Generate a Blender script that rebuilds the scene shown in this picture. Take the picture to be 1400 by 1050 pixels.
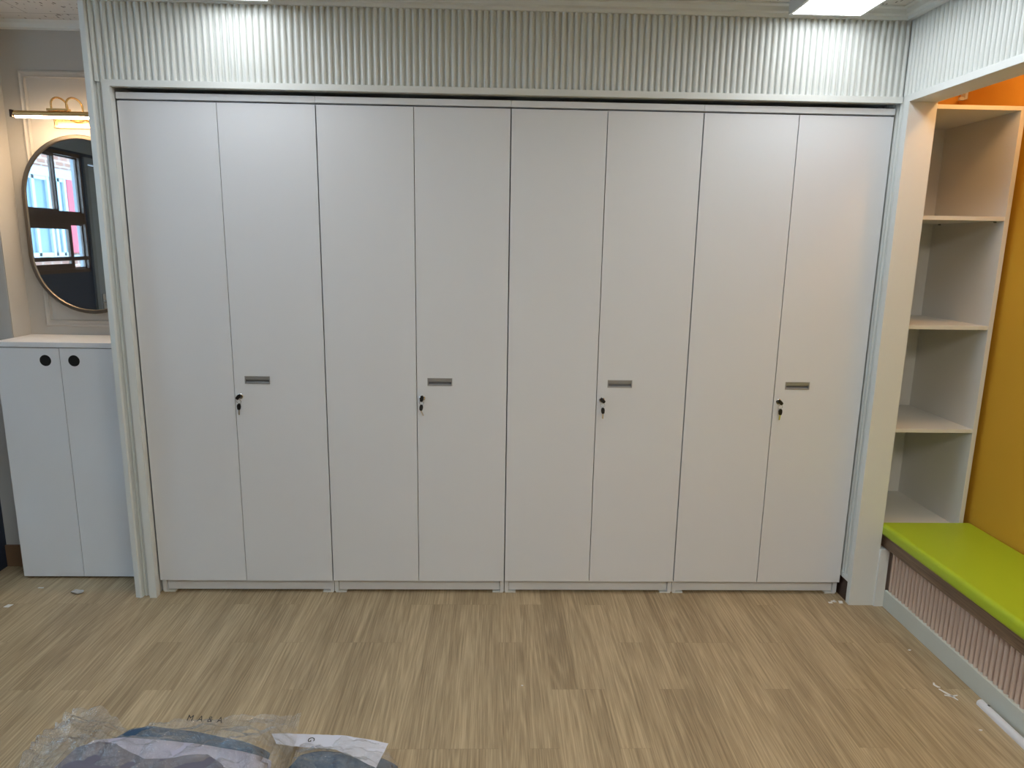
import bpy, bmesh, math, random
from mathutils import Vector, Matrix
C = bpy.context
S = C.scene
for o in list(bpy.data.objects):
    bpy.data.objects.remove(o)
col = S.collection
random.seed(7)

# ------------------------------------------------------------------ camera, world, exposure
YAW, PITCH, ROLL = 0.0276214, 0.1983952, 0.0161584
cam_d = bpy.data.cameras.new('camera')
cam = bpy.data.objects.new('camera', cam_d)
col.objects.link(cam)
cam_d.sensor_width = 36.0
cam_d.lens = 948.2427 / 1400 * 36.0
cam_d.clip_start = 0.05
fwd = Vector((math.sin(YAW) * math.cos(PITCH), math.cos(YAW) * math.cos(PITCH), -math.sin(PITCH)))
rt = fwd.cross(Vector((0, 0, 1))).normalized()
up = rt.cross(fwd)
r2 = rt * math.cos(ROLL) + up * math.sin(ROLL)
u2 = -rt * math.sin(ROLL) + up * math.cos(ROLL)
M = Matrix((r2, u2, -fwd)).transposed().to_4x4()
M.translation = Vector((-0.0619807, -3.0170259, 1.6241994))
cam.matrix_world = M
S.camera = cam

W = bpy.data.worlds.new('overcast_sky')
S.world = W
W.use_nodes = True
W.node_tree.nodes['Background'].inputs[0].default_value = (0.60, 0.80, 1.0, 1)
W.node_tree.nodes['Background'].inputs[1].default_value = 6.2

S.view_settings.view_transform = 'Standard'
S.view_settings.look = 'None'
S.view_settings.gamma = 1.0
S.view_settings.use_curve_mapping = False
S.view_settings.exposure = 0.9

CEIL_EMIT = 4.2          # LED ceiling fixtures along the locker wall
FILL_EMIT = 14.0         # unseen fill panels added on the ceiling behind the camera
WARM_W = 3.6            # warm downlight inside the seating niche
PICT_EMIT = 75.0         # picture light over the mirror

# ------------------------------------------------------------------ helpers
def nt(name):
    m = bpy.data.materials.new(name)
    m.use_nodes = True
    t = m.node_tree
    return m, t, t.nodes['Principled BSDF']

def mat(name, c, rough=0.5, metal=0.0, noise=0.0, nscale=40, bump=0.0, bscale=200, **kw):
    m, t, p = nt(name)
    p.inputs['Base Color'].default_value = (*c, 1)
    p.inputs['Roughness'].default_value = rough
    p.inputs['Metallic'].default_value = metal
    for k, v in kw.items():
        p.inputs[k.replace('_', ' ')].default_value = v
    g = t.nodes.new('ShaderNodeNewGeometry')
    if noise:
        n = t.nodes.new('ShaderNodeTexNoise'); n.inputs['Scale'].default_value = nscale
        n.inputs['Detail'].default_value = 4
        t.links.new(g.outputs['Position'], n.inputs['Vector'])
        r = t.nodes.new('ShaderNodeMapRange')
        r.inputs['To Min'].default_value = 1 - noise; r.inputs['To Max'].default_value = 1 + noise
        t.links.new(n.outputs['Fac'], r.inputs['Value'])
        mx = t.nodes.new('ShaderNodeVectorMath'); mx.operation = 'SCALE'
        mx.inputs[0].default_value = c
        t.links.new(r.outputs['Result'], mx.inputs['Scale'])
        t.links.new(mx.outputs['Vector'], p.inputs['Base Color'])
    if bump:
        n = t.nodes.new('ShaderNodeTexNoise'); n.inputs['Scale'].default_value = bscale
        n.inputs['Detail'].default_value = 3
        t.links.new(g.outputs['Position'], n.inputs['Vector'])
        b = t.nodes.new('ShaderNodeBump'); b.inputs['Strength'].default_value = bump; b.inputs['Distance'].default_value = 0.002
        t.links.new(n.outputs['Fac'], b.inputs['Height'])
        t.links.new(b.outputs['Normal'], p.inputs['Normal'])
    return m

def emit(name, c, s):
    m, t, p = nt(name)
    p.inputs['Base Color'].default_value = (0.9, 0.9, 0.9, 1)
    p.inputs['Emission Color'].default_value = (*c, 1)
    p.inputs['Emission Strength'].default_value = s
    return m

class MB:
    def __init__(s): s.bm = bmesh.new()
    def box(s, x0, x1, y0, y1, z0, z1, bev=0.0, seg=2):
        r = bmesh.ops.create_cube(s.bm, size=1.0)
        vs = r['verts']
        for v in vs:
            v.co = Vector(((x0 + x1) / 2 + v.co.x * (x1 - x0), (y0 + y1) / 2 + v.co.y * (y1 - y0), (z0 + z1) / 2 + v.co.z * (z1 - z0)))
        if bev:
            es = list({e for v in vs for e in v.link_edges})
            bmesh.ops.bevel(s.bm, geom=es, offset=bev, segments=seg, affect='EDGES', profile=0.6)
        return s
    def tube(s, pts, r, n=12, caps=True):
        pts = [Vector(p) for p in pts]
        rs = r if isinstance(r, (list, tuple)) else [r] * len(pts)
        rings = []
        prev = None
        for i, p in enumerate(pts):
            d = (pts[min(i + 1, len(pts) - 1)] - pts[max(i - 1, 0)]).normalized()
            if prev is None:
                a = d.orthogonal().normalized()
            else:
                a = (prev - d * prev.dot(d)).normalized()
            prev = a
            b = d.cross(a)
            rings.append([s.bm.verts.new(p + (a * math.cos(2 * math.pi * k / n) + b * math.sin(2 * math.pi * k / n)) * rs[i]) for k in range(n)])
        for A, B in zip(rings, rings[1:]):
            for k in range(n):
                s.bm.faces.new((A[k], A[(k + 1) % n], B[(k + 1) % n], B[k]))
        if caps:
            s.bm.faces.new(rings[0][::-1]); s.bm.faces.new(rings[-1])
        return s
    def extrude_profile(s, prof, f0, f1, closed=True):
        """prof: 2-D points; f0/f1 place a 2-D point at each end"""
        A = [s.bm.verts.new(f0(*p)) for p in prof]
        B = [s.bm.verts.new(f1(*p)) for p in prof]
        n = len(prof)
        for i in range(n if closed else n - 1):
            j = (i + 1) % n
            s.bm.faces.new((A[i], A[j], B[j], B[i]))
        if closed:
            s.bm.faces.new(A[::-1]); s.bm.faces.new(B)
        return s
    def poly(s, pts):
        s.bm.faces.new([s.bm.verts.new(p) for p in pts]); return s
    def build(s, name, m, parent=None, loc=None, smooth=False, rot=None):
        bmesh.ops.recalc_face_normals(s.bm, faces=s.bm.faces[:])
        me = bpy.data.meshes.new(name)
        s.bm.to_mesh(me); s.bm.free()
        if smooth:
            for f in me.polygons: f.use_smooth = True
        me.materials.append(m)
        o = bpy.data.objects.new(name, me)
        col.objects.link(o)
        if loc: o.location = loc
        if rot: o.rotation_euler = rot
        if parent: o.parent = parent
        return o

def thing(name, label, cat, loc=(0, 0, 0), rz=0.0, group=None):
    o = bpy.data.objects.new(name, None)
    col.objects.link(o)
    o.empty_display_size = 0.1
    o.location = loc; o.rotation_euler = (0, 0, rz)
    return tag(o, label, cat, group)

def tag(o, label, cat, group=None, kind=None):
    o['label'] = label; o['category'] = cat
    if group: o['group'] = group
    if kind: o['kind'] = kind
    return o

def struct(o, label=None):
    o['kind'] = 'structure'
    if label: o['label'] = label
    return o

def smooth_angle(o, deg=35):
    for f in o.data.polygons: f.use_smooth = True
    try:
        o.data.set_sharp_from_angle(angle=math.radians(deg))
    except Exception:
        pass
    return o

# ------------------------------------------------------------------ materials
white_lam = mat('white_laminate', (0.715, 0.74, 0.785), 0.38, noise=0.012, nscale=300, bump=0.05, bscale=900)
edge_dark = mat('shadow_gap_grey', (0.10, 0.10, 0.11), 0.7)
seam_grey = mat('seam_profile_grey', (0.22, 0.22, 0.23), 0.6)
trim_white = mat('painted_trim_white', (0.70, 0.725, 0.715), 0.42, noise=0.01, nscale=60)
rib_white = mat('ribbed_panel_white', (0.66, 0.685, 0.665), 0.40, noise=0.012, nscale=60)
wall_paint = mat('wall_paint_offwhite', (0.50, 0.485, 0.46), 0.6, noise=0.015, nscale=120, bump=0.08, bscale=500)
wall_shade = mat('wall_paint_cool_shade', (0.52, 0.54, 0.56), 0.7, noise=0.02, nscale=120)  # cooler grey of the face the lamp misses, put into the colour
navy = mat('navy_paint', (0.020, 0.032, 0.062), 0.5, noise=0.03, nscale=60)
slate = mat('slate_paint', (0.16, 0.19, 0.22), 0.5, noise=0.02, nscale=60)
brown_wood = mat('brown_frame', (0.06, 0.038, 0.028), 0.45, noise=0.06, nscale=60)
brown_base = mat('brown_vinyl_baseboard', (0.20, 0.125, 0.075), 0.5, noise=0.05, nscale=60)
dark_base = mat('dark_brown_baseboard', (0.045, 0.022, 0.016), 0.5, noise=0.05, nscale=60)
alu = mat('handle_grey_aluminium', (0.36, 0.37, 0.39), 0.42, 0.55)
alu_dark = mat('handle_cup_grey', (0.17, 0.175, 0.19), 0.5, 0.3)
chrome = mat('chrome', (0.75, 0.75, 0.76), 0.18, 1.0)
black_pl = mat('black_plastic', (0.008, 0.008, 0.009), 0.35)
black_hole = mat('black_recess', (0.004, 0.004, 0.004), 0.9)
gold = mat('brushed_gold', (0.80, 0.52, 0.22), 0.25, 1.0)
gold_dk = mat('brushed_bronze_frame', (0.20, 0.17, 0.135), 0.40, 1.0)
mirror_m = mat('mirror_glass', (0.86, 0.88, 0.89), 0.015, 1.0)
shelf_white = mat('shelf_board_white', (0.68, 0.675, 0.65), 0.45, noise=0.012, nscale=200)
yellow_m = mat('mustard_yellow_panel', (0.64, 0.345, 0.024), 0.75, noise=0.03, nscale=500, bump=0.25, bscale=700)
orange_m = mat('orange_niche_wall', (0.84, 0.43, 0.07), 0.6, noise=0.02, nscale=120)
green_m = mat('lime_green_vinyl', (0.40, 0.52, 0.018), 0.48, noise=0.02, nscale=300, bump=0.12, bscale=900)
pink_m = mat('dusty_pink_ribbed', (0.60, 0.46, 0.38), 0.55, noise=0.02, nscale=60)
skirt_m = mat('grey_skirting', (0.58, 0.60, 0.55), 0.5, noise=0.02, nscale=60)
led_white = emit('led_diffuser', (0.93, 0.97, 1.0), CEIL_EMIT)
led_fill = emit('led_diffuser_fill', (0.90, 0.96, 1.0), FILL_EMIT)
led_fill_warm = emit('led_diffuser_fill_warm', (1.0, 0.90, 0.72), FILL_EMIT * 1.6)
led_warm = emit('picture_light_diffuser', (1.0, 0.70, 0.42), PICT_EMIT)
fix_grey = mat('fixture_housing', (0.55, 0.55, 0.54), 0.4)
duct_m = mat('white_plastic_duct', (0.72, 0.72, 0.76), 0.35)
paper_m = mat('white_paper', (0.66, 0.67, 0.76), 0.7, noise=0.03, nscale=30)
scrap_m = mat('white_scrap', (0.8, 0.8, 0.8), 0.7)
foil_m = mat('crumpled_grey_foil', (0.45, 0.46, 0.47), 0.4, 0.5)
blue_cloth = mat('dark_blue_cloth', (0.026, 0.072, 0.14), 0.85, noise=0.3, nscale=300, bump=0.5, bscale=500)
blue_piping = mat('navy_piping', (0.010, 0.018, 0.035), 0.8)
lilac_recess = mat('lilac_recess_shade', (0.13, 0.125, 0.17), 0.8, noise=0.08, nscale=14, bump=0.3, bscale=400)
lilac_light = mat('pale_lilac_sheet', (0.45, 0.44, 0.56), 0.7, noise=0.06, nscale=25)
ink = mat('black_print', (0.02, 0.02, 0.02), 0.6)

def wood_mat(name, c1, c2, strip, plank, step, axis='Y', rough=0.42, seam=True, grain=1.0, bump=0.15):
    m, t, p = nt(name)
    N, L = t.nodes, t.links
    def math_(op, a, b=None):
        n = N.new('ShaderNodeMath'); n.operation = op
        for i, v in enumerate((a, b)):
            if v is None: continue
            if hasattr(v, 'is_output'): L.new(v, n.inputs[i])
            else: n.inputs[i].default_value = v
        return n.outputs[0]
    g = N.new('ShaderNodeNewGeometry')
    sx = N.new('ShaderNodeSeparateXYZ'); L.new(g.outputs['Position'], sx.inputs[0])
    X, Y = (sx.outputs[0], sx.outputs[1]) if axis == 'Y' else (sx.outputs[2], sx.outputs[1])
    sid = math_('FLOOR', math_('DIVIDE', math_('ADD', X, 0.03), strip))
    wn = N.new('ShaderNodeTexWhiteNoise'); wn.noise_dimensions = '1D'; L.new(sid, wn.inputs['W'])
    off = math_('MULTIPLY', math_('FLOOR', math_('MULTIPLY', wn.outputs['Value'], 3.0)), step)
    pid = math_('FLOOR', math_('DIVIDE', math_('ADD', math_('ADD', Y, off), 0.09), plank))
    cv = N.new('ShaderNodeCombineXYZ'); L.new(sid, cv.inputs[0]); L.new(pid, cv.inputs[1])
    wn2 = N.new('ShaderNodeTexWhiteNoise'); wn2.noise_dimensions = '2D'; L.new(cv.outputs[0], wn2.inputs['Vector'])
    # grain space: stretched along the plank, shifted per plank
    gx = math_('ADD', X, math_('MULTIPLY', wn2.outputs['Value'], 7.3))
    gy = math_('ADD', math_('MULTIPLY', Y, 0.030), math_('MULTIPLY', wn2.outputs['Value'], 3.1))
    gv = N.new('ShaderNodeCombineXYZ'); L.new(gx, gv.inputs[0]); L.new(gy, gv.inputs[1])
    n1 = N.new('ShaderNodeTexNoise'); n1.inputs['Scale'].default_value = 130; n1.inputs['Detail'].default_value = 6; n1.inputs['Roughness'].default_value = 0.65
    L.new(gv.outputs[0], n1.inputs['Vector'])
    gv2 = N.new('ShaderNodeCombineXYZ'); L.new(gx, gv2.inputs[0]); L.new(math_('MULTIPLY', gy, 1.3), gv2.inputs[1])
    n2 = N.new('ShaderNodeTexNoise'); n2.inputs['Scale'].default_value = 14; n2.inputs['Detail'].default_value = 3
    L.new(gv2.outputs[0], n2.inputs['Vector'])
    # cathedral figure: contour lines of a smooth field
    n3 = N.new('ShaderNodeTexNoise'); n3.inputs['Scale'].default_value = 7; n3.inputs['Detail'].default_value = 1
    L.new(gv2.outputs[0], n3.inputs['Vector'])
    ring = math_('SINE', math_('MULTIPLY', n3.outputs['Fac'], 190.0))
    ringn = math_('POWER', math_('MULTIPLY', math_('ADD', ring, 1.0), 0.5), 2.0)
    n4 = N.new('ShaderNodeTexNoise'); n4.inputs['Scale'].default_value = 300; n4.inputs['Detail'].default_value = 3; n4.inputs['Roughness'].default_value = 0.6
    gv4 = N.new('ShaderNodeCombineXYZ'); L.new(gx, gv4.inputs[0]); L.new(math_('MULTIPLY', gy, 0.45), gv4.inputs[1])
    L.new(gv4.outputs[0], n4.inputs['Vector'])
    fine = math_('MULTIPLY', math_('SUBTRACT', n4.outputs['Fac'], 0.5), 1.25 * grain)
    f = math_('ADD', math_('ADD', math_('ADD', fine, math_('MULTIPLY', math_('SUBTRACT', n1.outputs['Fac'], 0.5), 1.5 * grain)), math_('MULTIPLY', math_('SUBTRACT', n2.outputs['Fac'], 0.5), 0.8)),
              math_('ADD', math_('MULTIPLY', ringn, 0.20), math_('ADD', math_('MULTIPLY', math_('SUBTRACT', wn2.outputs['Value'], 0.5), 0.26), 0.40)))
    r = N.new('ShaderNodeValToRGB')
    r.color_ramp.elements[0].position = 0.1; r.color_ramp.elements[0].color = (*c1, 1)
    r.color_ramp.elements[1].position = 0.9; r.color_ramp.elements[1].color = (*c2, 1)
    L.new(f, r.inputs[0])
    out = r.outputs[0]
    if seam:
        fx = math_('FRACT', math_('DIVIDE', math_('ADD', X, 0.03), strip))
        ex = math_('GREATER_THAN', math_('ABSOLUTE', math_('SUBTRACT', fx, 0.5)), 0.5 - 0.0006 / strip)
        fy = math_('FRACT', math_('DIVIDE', math_('ADD', math_('ADD', Y, off), 0.09), plank))
        ey = math_('GREATER_THAN', math_('ABSOLUTE', math_('SUBTRACT', fy, 0.5)), 0.5 - 0.0008 / plank)
        e = math_('MULTIPLY', math_('MAXIMUM', ex, ey), 0.35)
        mx = N.new('ShaderNodeMix'); mx.data_type = 'RGBA'
        L.new(e, mx.inputs[0]); L.new(out, mx.inputs[6]); mx.inputs[7].default_value = (c1[0] * .6, c1[1] * .6, c1[2] * .6, 1)
        out = mx.outputs[2]
    L.new(out, p.inputs['Base Color'])
    p.inputs['Roughness'].default_value = rough
    b = N.new('ShaderNodeBump'); b.inputs['Strength'].default_value = bump; b.inputs['Distance'].default_value = 0.001
    L.new(n1.outputs['Fac'], b.inputs['Height']); L.new(b.outputs['Normal'], p.inputs['Normal'])
    return m

floor_m = wood_mat('oak_vinyl_plank', (0.255, 0.185, 0.105), (0.52, 0.405, 0.25), 0.10, 0.93, 0.31)
walnut_m = wood_mat('walnut_bench_edge', (0.12, 0.07, 0.042), (0.27, 0.18, 0.115), 0.30, 4.0, 1.0, axis='Z', seam=False)

def ceiling_mat():
    m, t, p = nt('mineral_fibre_ceiling_tile')
    N, L = t.nodes, t.links
    g = N.new('ShaderNodeNewGeometry')
    mp = N.new('ShaderNodeMapping'); mp.inputs['Scale'].default_value = (60, 24, 1); mp.inputs['Rotation'].default_value = (0, 0, 0.5)
    L.new(g.outputs['Position'], mp.inputs['Vector'])
    v = N.new('ShaderNodeTexVoronoi'); v.inputs['Scale'].default_value = 1.0; L.new(mp.outputs[0], v.inputs['Vector'])
    n = N.new('ShaderNodeTexNoise'); n.inputs['Scale'].default_value = 0.35; L.new(mp.outputs[0], n.inputs['Vector'])
    ad = N.new('ShaderNodeMath'); ad.operation = 'MULTIPLY_ADD'; L.new(n.outputs['Fac'], ad.inputs[0]); ad.inputs[1].default_value = -0.9; ad.inputs[2].default_value = 0.62
    lt = N.new('ShaderNodeMath'); lt.operation = 'LESS_THAN'; L.new(v.outputs['Distance'], lt.inputs[0]); L.new(ad.outputs[0], lt.inputs[1])
    mx = N.new('ShaderNodeMix'); mx.data_type = 'RGBA'; L.new(lt.outputs[0], mx.inputs[0])
    mx.inputs[6].default_value = (0.66, 0.64, 0.61, 1); mx.inputs[7].default_value = (0.20, 0.18, 0.17, 1)
    # tile joints every 0.6 x 0.3 m
    b = N.new('ShaderNodeTexBrick'); b.offset = 0.5; b.inputs['Scale'].default_value = 1.0
    b.inputs['Brick Width'].default_value = 0.6; b.inputs['Row Height'].default_value = 0.3; b.inputs['Mortar Size'].default_value = 0.002
    b.inputs['Color1'].default_value = (1, 1, 1, 1); b.inputs['Color2'].default_value = (1, 1, 1, 1); b.inputs['Mortar'].default_value = (0.55, 0.55, 0.55, 1)
    L.new(g.outputs['Position'], b.inputs['Vector'])
    mm = N.new('ShaderNodeMix'); mm.data_type = 'RGBA'; mm.blend_type = 'MULTIPLY'; mm.inputs[0].default_value = 1
    L.new(mx.outputs[2], mm.inputs[6]); L.new(b.outputs['Color'], mm.inputs[7])
    L.new(mm.outputs[2], p.inputs['Base Color']); p.inputs['Roughness'].default_value = 0.85
    return m
ceil_m = ceiling_mat()

def brick_mat():
    m, t, p = nt('outside_brickwork')
    N, L = t.nodes, t.links
    g = N.new('ShaderNodeNewGeometry')
    sx = N.new('ShaderNodeSeparateXYZ'); L.new(g.outputs['Position'], sx.inputs[0])
    cb = N.new('ShaderNodeCombineXYZ'); L.new(sx.outputs[1], cb.inputs[0]); L.new(sx.outputs[2], cb.inputs[1])
    b = N.new('ShaderNodeTexBrick'); b.inputs['Scale'].default_value = 1.0
    b.inputs['Brick Width'].default_value = 0.30; b.inputs['Row Height'].default_value = 0.105; b.inputs['Mortar Size'].default_value = 0.012
    b.inputs['Color1'].default_value = (0.19, 0.085, 0.06, 1); b.inputs['Color2'].default_value = (0.23, 0.12, 0.085, 1); b.inputs['Mortar'].default_value = (0.34, 0.32, 0.30, 1)
    L.new(cb.outputs[0], b.inputs['Vector']); L.new(b.outputs['Color'], p.inputs['Base Color'])
    p.inputs['Roughness'].default_value = 0.9
    return m
brick_m = brick_mat()

def clear_mat(name, haze, tint=(1, 1, 1), rough=0.08, bump=0.0, bscale=25, gmin=0.04, gmax=0.5, dist=0.01, hazec=(0.8, 0.8, 0.8)):
    m = bpy.data.materials.new(name); m.use_nodes = True
    t = m.node_tree; N, L = t.nodes, t.links
    N.clear()
    out = N.new('ShaderNodeOutputMaterial')
    tr = N.new('ShaderNodeBsdfTransparent'); tr.inputs[0].default_value = (*tint, 1)
    gl = N.new('ShaderNodeBsdfGlossy'); gl.inputs['Roughness'].default_value = rough
    lw = N.new('ShaderNodeLayerWeight'); lw.inputs['Blend'].default_value = 0.25
    mr = N.new('ShaderNodeMapRange'); mr.inputs['To Min'].default_value = gmin; mr.inputs['To Max'].default_value = gmax
    L.new(lw.outputs['Facing'], mr.inputs['Value'])
    mix = N.new('ShaderNodeMixShader'); L.new(mr.outputs[0], mix.inputs[0]); L.new(tr.outputs[0], mix.inputs[1]); L.new(gl.outputs[0], mix.inputs[2])
    last = mix
    if haze:
        df = N.new('ShaderNodeBsdfDiffuse'); df.inputs[0].default_value = (*hazec, 1)
        m2 = N.new('ShaderNodeMixShader'); m2.inputs[0].default_value = haze
        L.new(mix.outputs[0], m2.inputs[1]); L.new(df.outputs[0], m2.inputs[2]); last = m2
    if bump:
        g = N.new('ShaderNodeNewGeometry')
        n = N.new('ShaderNodeTexNoise'); n.inputs['Scale'].default_value = bscale; n.inputs['Detail'].default_value = 5; n.inputs['Distortion'].default_value = 1.2
        L.new(g.outputs['Position'], n.inputs['Vector'])
        b = N.new('ShaderNodeBump'); b.inputs['Strength'].default_value = bump; b.inputs['Distance'].default_value = dist
        L.new(n.outputs['Fac'], b.inputs['Height'])
        L.new(b.outputs['Normal'], gl.inputs['Normal']); L.new(b.outputs['Normal'], lw.inputs['Normal'])
    L.new(last.outputs[0], out.inputs[0])
    return m
glass_m = clear_mat('window_glass', 0.0, (0.93, 0.97, 0.98), 0.0, gmin=0.04, gmax=0.6)
bag_m = clear_mat('clear_plastic_film', 0.06, (0.97, 0.97, 0.97), 0.15, bump=0.8, bscale=48, gmin=0.085, gmax=0.6, dist=0.012)

# ------------------------------------------------------------------ setting
ZC = 2.575
struct(MB().box(-3.7, 2.2, -5.6, 0.62, -0.05, 0.0).build('floor', floor_m))
struct(MB().box(-3.7, 1.73, -5.6, 0.62, ZC, ZC + 0.05).build('ceiling', ceil_m))

# left niche back wall and the corner block to its left
struct(MB().box(-2.33, -1.62, 0.42, 0.62, 0, ZC).build('wall_niche_back', wall_paint))
wl = struct(MB().box(-3.7, -2.33, 0.29, 0.62, 0, ZC).build('wall_corner', wall_shade))
struct(MB().box(-2.331, -2.325, 0.291, 0.42, 0, ZC).build('wall_niche_return', wall_paint))
struct(MB().box(-2.49, -2.335, 0.278, 0.29, 0, 0.112).build('baseboard_corner', brown_base))
struct(MB().box(-2.60, -2.49, 0.10, 0.29, 0, ZC).build('trim_navy_post', navy))
b = MB()
b.extrude_profile([(0.42, ZC), (0.42, ZC - 0.035), (0.405, ZC - 0.03), (0.398, ZC - 0.012), (0.385, ZC)], lambda y, z: (-2.33, y, z), lambda y, z: (-1.70, y, z))
struct(b.build('trim_niche_crown', trim_white))

# wall behind and above the lockers
struct(MB().box(-1.62, 1.62, 0.52, 0.62, 0, ZC).build('wall_back', wall_paint))
struct(MB().box(-1.62, 1.607, -0.018, 0.52, 2.235, ZC).build('wall_header', rib_white))
struct(MB().box(-1.70, -1.612, -0.005, 0.52, 0, ZC).build('wall_partition', trim_white))

RIB = [(0.0, 0.0), (0.0035, 0.0), (0.0045, 0.0065), (0.0080, 0.0108), (0.013, 0.0122), (0.0180, 0.0108), (0.0215, 0.0065), (0.0225, 0.0)]
PITCH_R = 0.0258
def ribs(length, pitch=PITCH_R, prof=RIB):
    pts = []
    n = int(length / pitch)
    k = length / n / pitch
    for i in range(n):
        for a, d in prof: pts.append((i * pitch * k + a * k, d))
    pts.append((length, 0))
    return pts
# header ribs face -y
pr = ribs(1.616 + 1.672)
struct(MB().extrude_profile(pr, lambda a, d: (-1.672 + a, -0.0185 - d, 2.236), lambda a, d: (-1.672 + a, -0.0185 - d, 2.540), closed=False).build('wall_ribbed_header', rib_white))
# left jamb: outer trim, ribs, inner casing
b = MB()
b.extrude_profile([(-1.703, 0.42), (-1.703, -0.024), (-1.700, -0.030), (-1.676, -0.036), (-1.670, -0.032), (-1.668, -0.018), (-1.668, 0.0)], lambda x, y: (x, y, 0), lambda x, y: (x, y, ZC))
struct(b.build('trim_left_post', trim_white))
pl = ribs(0.032, 0.0107, [(0, 0), (0.002, 0), (0.003, 0.004), (0.005, 0.006), (0.0075, 0.004), (0.0085, 0)])
struct(MB().extrude_profile(pl, lambda a, d: (-1.668 + a, -0.012 - d, 0.0), lambda a, d: (-1.668 + a, -0.012 - d, 2.236), closed=False).build('wall_ribbed_jamb', rib_white))
# inner casing, mitred: left upright and header
b = MB()
xi, xo, zi, zo = -1.603, -1.634, 2.219, 2.243
b.bm.faces.ensure_lookup_table()
def casing(bm_, y0, y1):
    v = {}
    for y in (y0, y1):
        for k, (x, z) in dict(a=(xo, 0), b=(xi, 0), c=(xi, zi), d=(xo, zo), e=(1.6065, zi), f=(1.6065, zo)).items():
            v[k, y] = bm_.verts.new((x, y, z))
    return v
v = casing(b.bm, -0.036, 0.0)
def quad(bm_, *k): bm_.faces.new([v[i] for i in k])
for y in (-0.036, 0.0):
    quad(b.bm, ('a', y), ('b', y), ('c', y), ('d', y))
for p_, q_ in (('a', 'b'), ('b', 'c'), ('c', 'd'), ('d', 'a')):
    quad(b.bm, (p_, -0.036), (q_, -0.036), (q_, 0.0), (p_, 0.0))
for kk in ('e', 'f'):
    for y in (-0.036, 0.0): b.bm.verts.remove(v[kk, y])
struct(b.build('trim_casing_left', trim_white))
b = MB()
v = casing(b.bm, -0.036, 0.0)
for y in (-0.036, 0.0):
    quad(b.bm, ('d', y), ('c', y), ('e', y), ('f', y))
for p_, q_ in (('d', 'c'), ('c', 'e'), ('e', 'f'), ('f', 'd')):
    quad(b.bm, (p_, -0.036), (q_, -0.036), (q_, 0.0), (p_, 0.0))
for kk in ('a', 'b'):
    for y in (-0.036, 0.0): b.bm.verts.remove(v[kk, y])
struct(b.build('trim_casing_top', trim_white))

# stepped crown under the ceiling: along the locker wall and along the right wall
CR = [(0.0, 0.0), (0.0, -0.042), (-0.020, -0.042), (-0.024, -0.030), (-0.040, -0.026), (-0.044, -0.010), (-0.060, -0.006), (-0.060, 0.0)]
struct(MB().extrude_profile(CR, lambda a, z: (-1.668, -0.018 + a, ZC + z), lambda a, z: (1.607 + a, -0.018 + a, ZC + z)).build('trim_crown_back', trim_white))
struct(MB().extrude_profile(CR, lambda a, z: (1.607 + a, -0.018 + a, ZC + z), lambda a, z: (1.607 + a, -5.5, ZC + z)).build('trim_crown_right', trim_white))

# right wall with the seating niche cut in it
XR, XJ = 1.607, 1.722
NY0, NY1, NZ = -0.088, -3.3, 2.216
b = MB()
b.box(XR + 0.012, XJ, NY0, 0.52, 0.0, ZC)
struct(b.build('wall_right_corner', trim_white))
struct(MB().box(XR + 0.012, XJ, NY1, NY0, NZ, ZC).build('wall_right_lintel', trim_white))
struct(MB().box(XR + 0.012, XJ, -5.6, NY1, 0, ZC).build('wall_right_near', trim_white))
pr2 = ribs(3.3)
struct(MB().extrude_profile(pr2, lambda a, d: (XR + 0.011 - d, -0.03 - a, 2.243), lambda a, d: (XR + 0.011 - d, -0.03 - a, 2.54), closed=False).build('wall_ribbed_right', rib_white))
pr3 = ribs(0.52 + 0.062)
struct(MB().extrude_profile(pr3, lambda a, d: (XR + 0.011 - d, 0.52 - a, 0.125), lambda a, d: (XR + 0.011 - d, 0.52 - a, 2.243), closed=False).build('wall_ribbed_return', rib_white))
struct(MB().box(XR - 0.002, XR + 0.013, -0.060, 0.52, 0.103, 0.127).build('trim_return_base', trim_white))
struct(MB().box(XR + 0.004, XR + 0.013, -0.060, 0.52, 0.0, 0.103).build('baseboard_return', dark_base))
# flat casing round the niche
struct(MB().box(XR - 0.002, XR + 0.013, NY0, -0.058, 0.0, 2.243, 0.0015).build('trim_niche_upright', trim_white))
struct(MB().box(XR - 0.003, XR + 0.013, NY1, NY0 + 0.0005, NZ, 2.244, 0.0015).build('trim_niche_head', trim_white))
struct(MB().box(XJ - 0.002, 1.762, -0.098, -0.052, 0.0, 0.283).build('trim_niche_foot', trim_white))
# niche interior
struct(MB().box(2.150, 2.25, NY1, 0.62, 0, 2.207).build('wall_niche_yellow', yellow_m))
struct(MB().box(2.150, 2.25, NY1, 0.62, 2.207, 2.60).build('wall_niche_upper', orange_m))  # top of the yellow wall coloured orange to stand for warm lamplight
struct(MB().box(XJ, 2.15, 0.45, 0.62, 0, 2.60).build('wall_niche_end', orange_m))
struct(MB().box(XJ, 2.25, NY1 - 0.1, NY1, 0, 2.60).build('wall_niche_near', wall_paint))
struct(MB().box(XJ, 2.25, NY1, 0.62, 2.55, 2.60).build('ceiling_niche', wall_paint))

# room behind the camera
struct(MB().box(-3.7, 2.25, -5.7, -5.55, 0, ZC).build('wall_rear', wall_paint))

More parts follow.
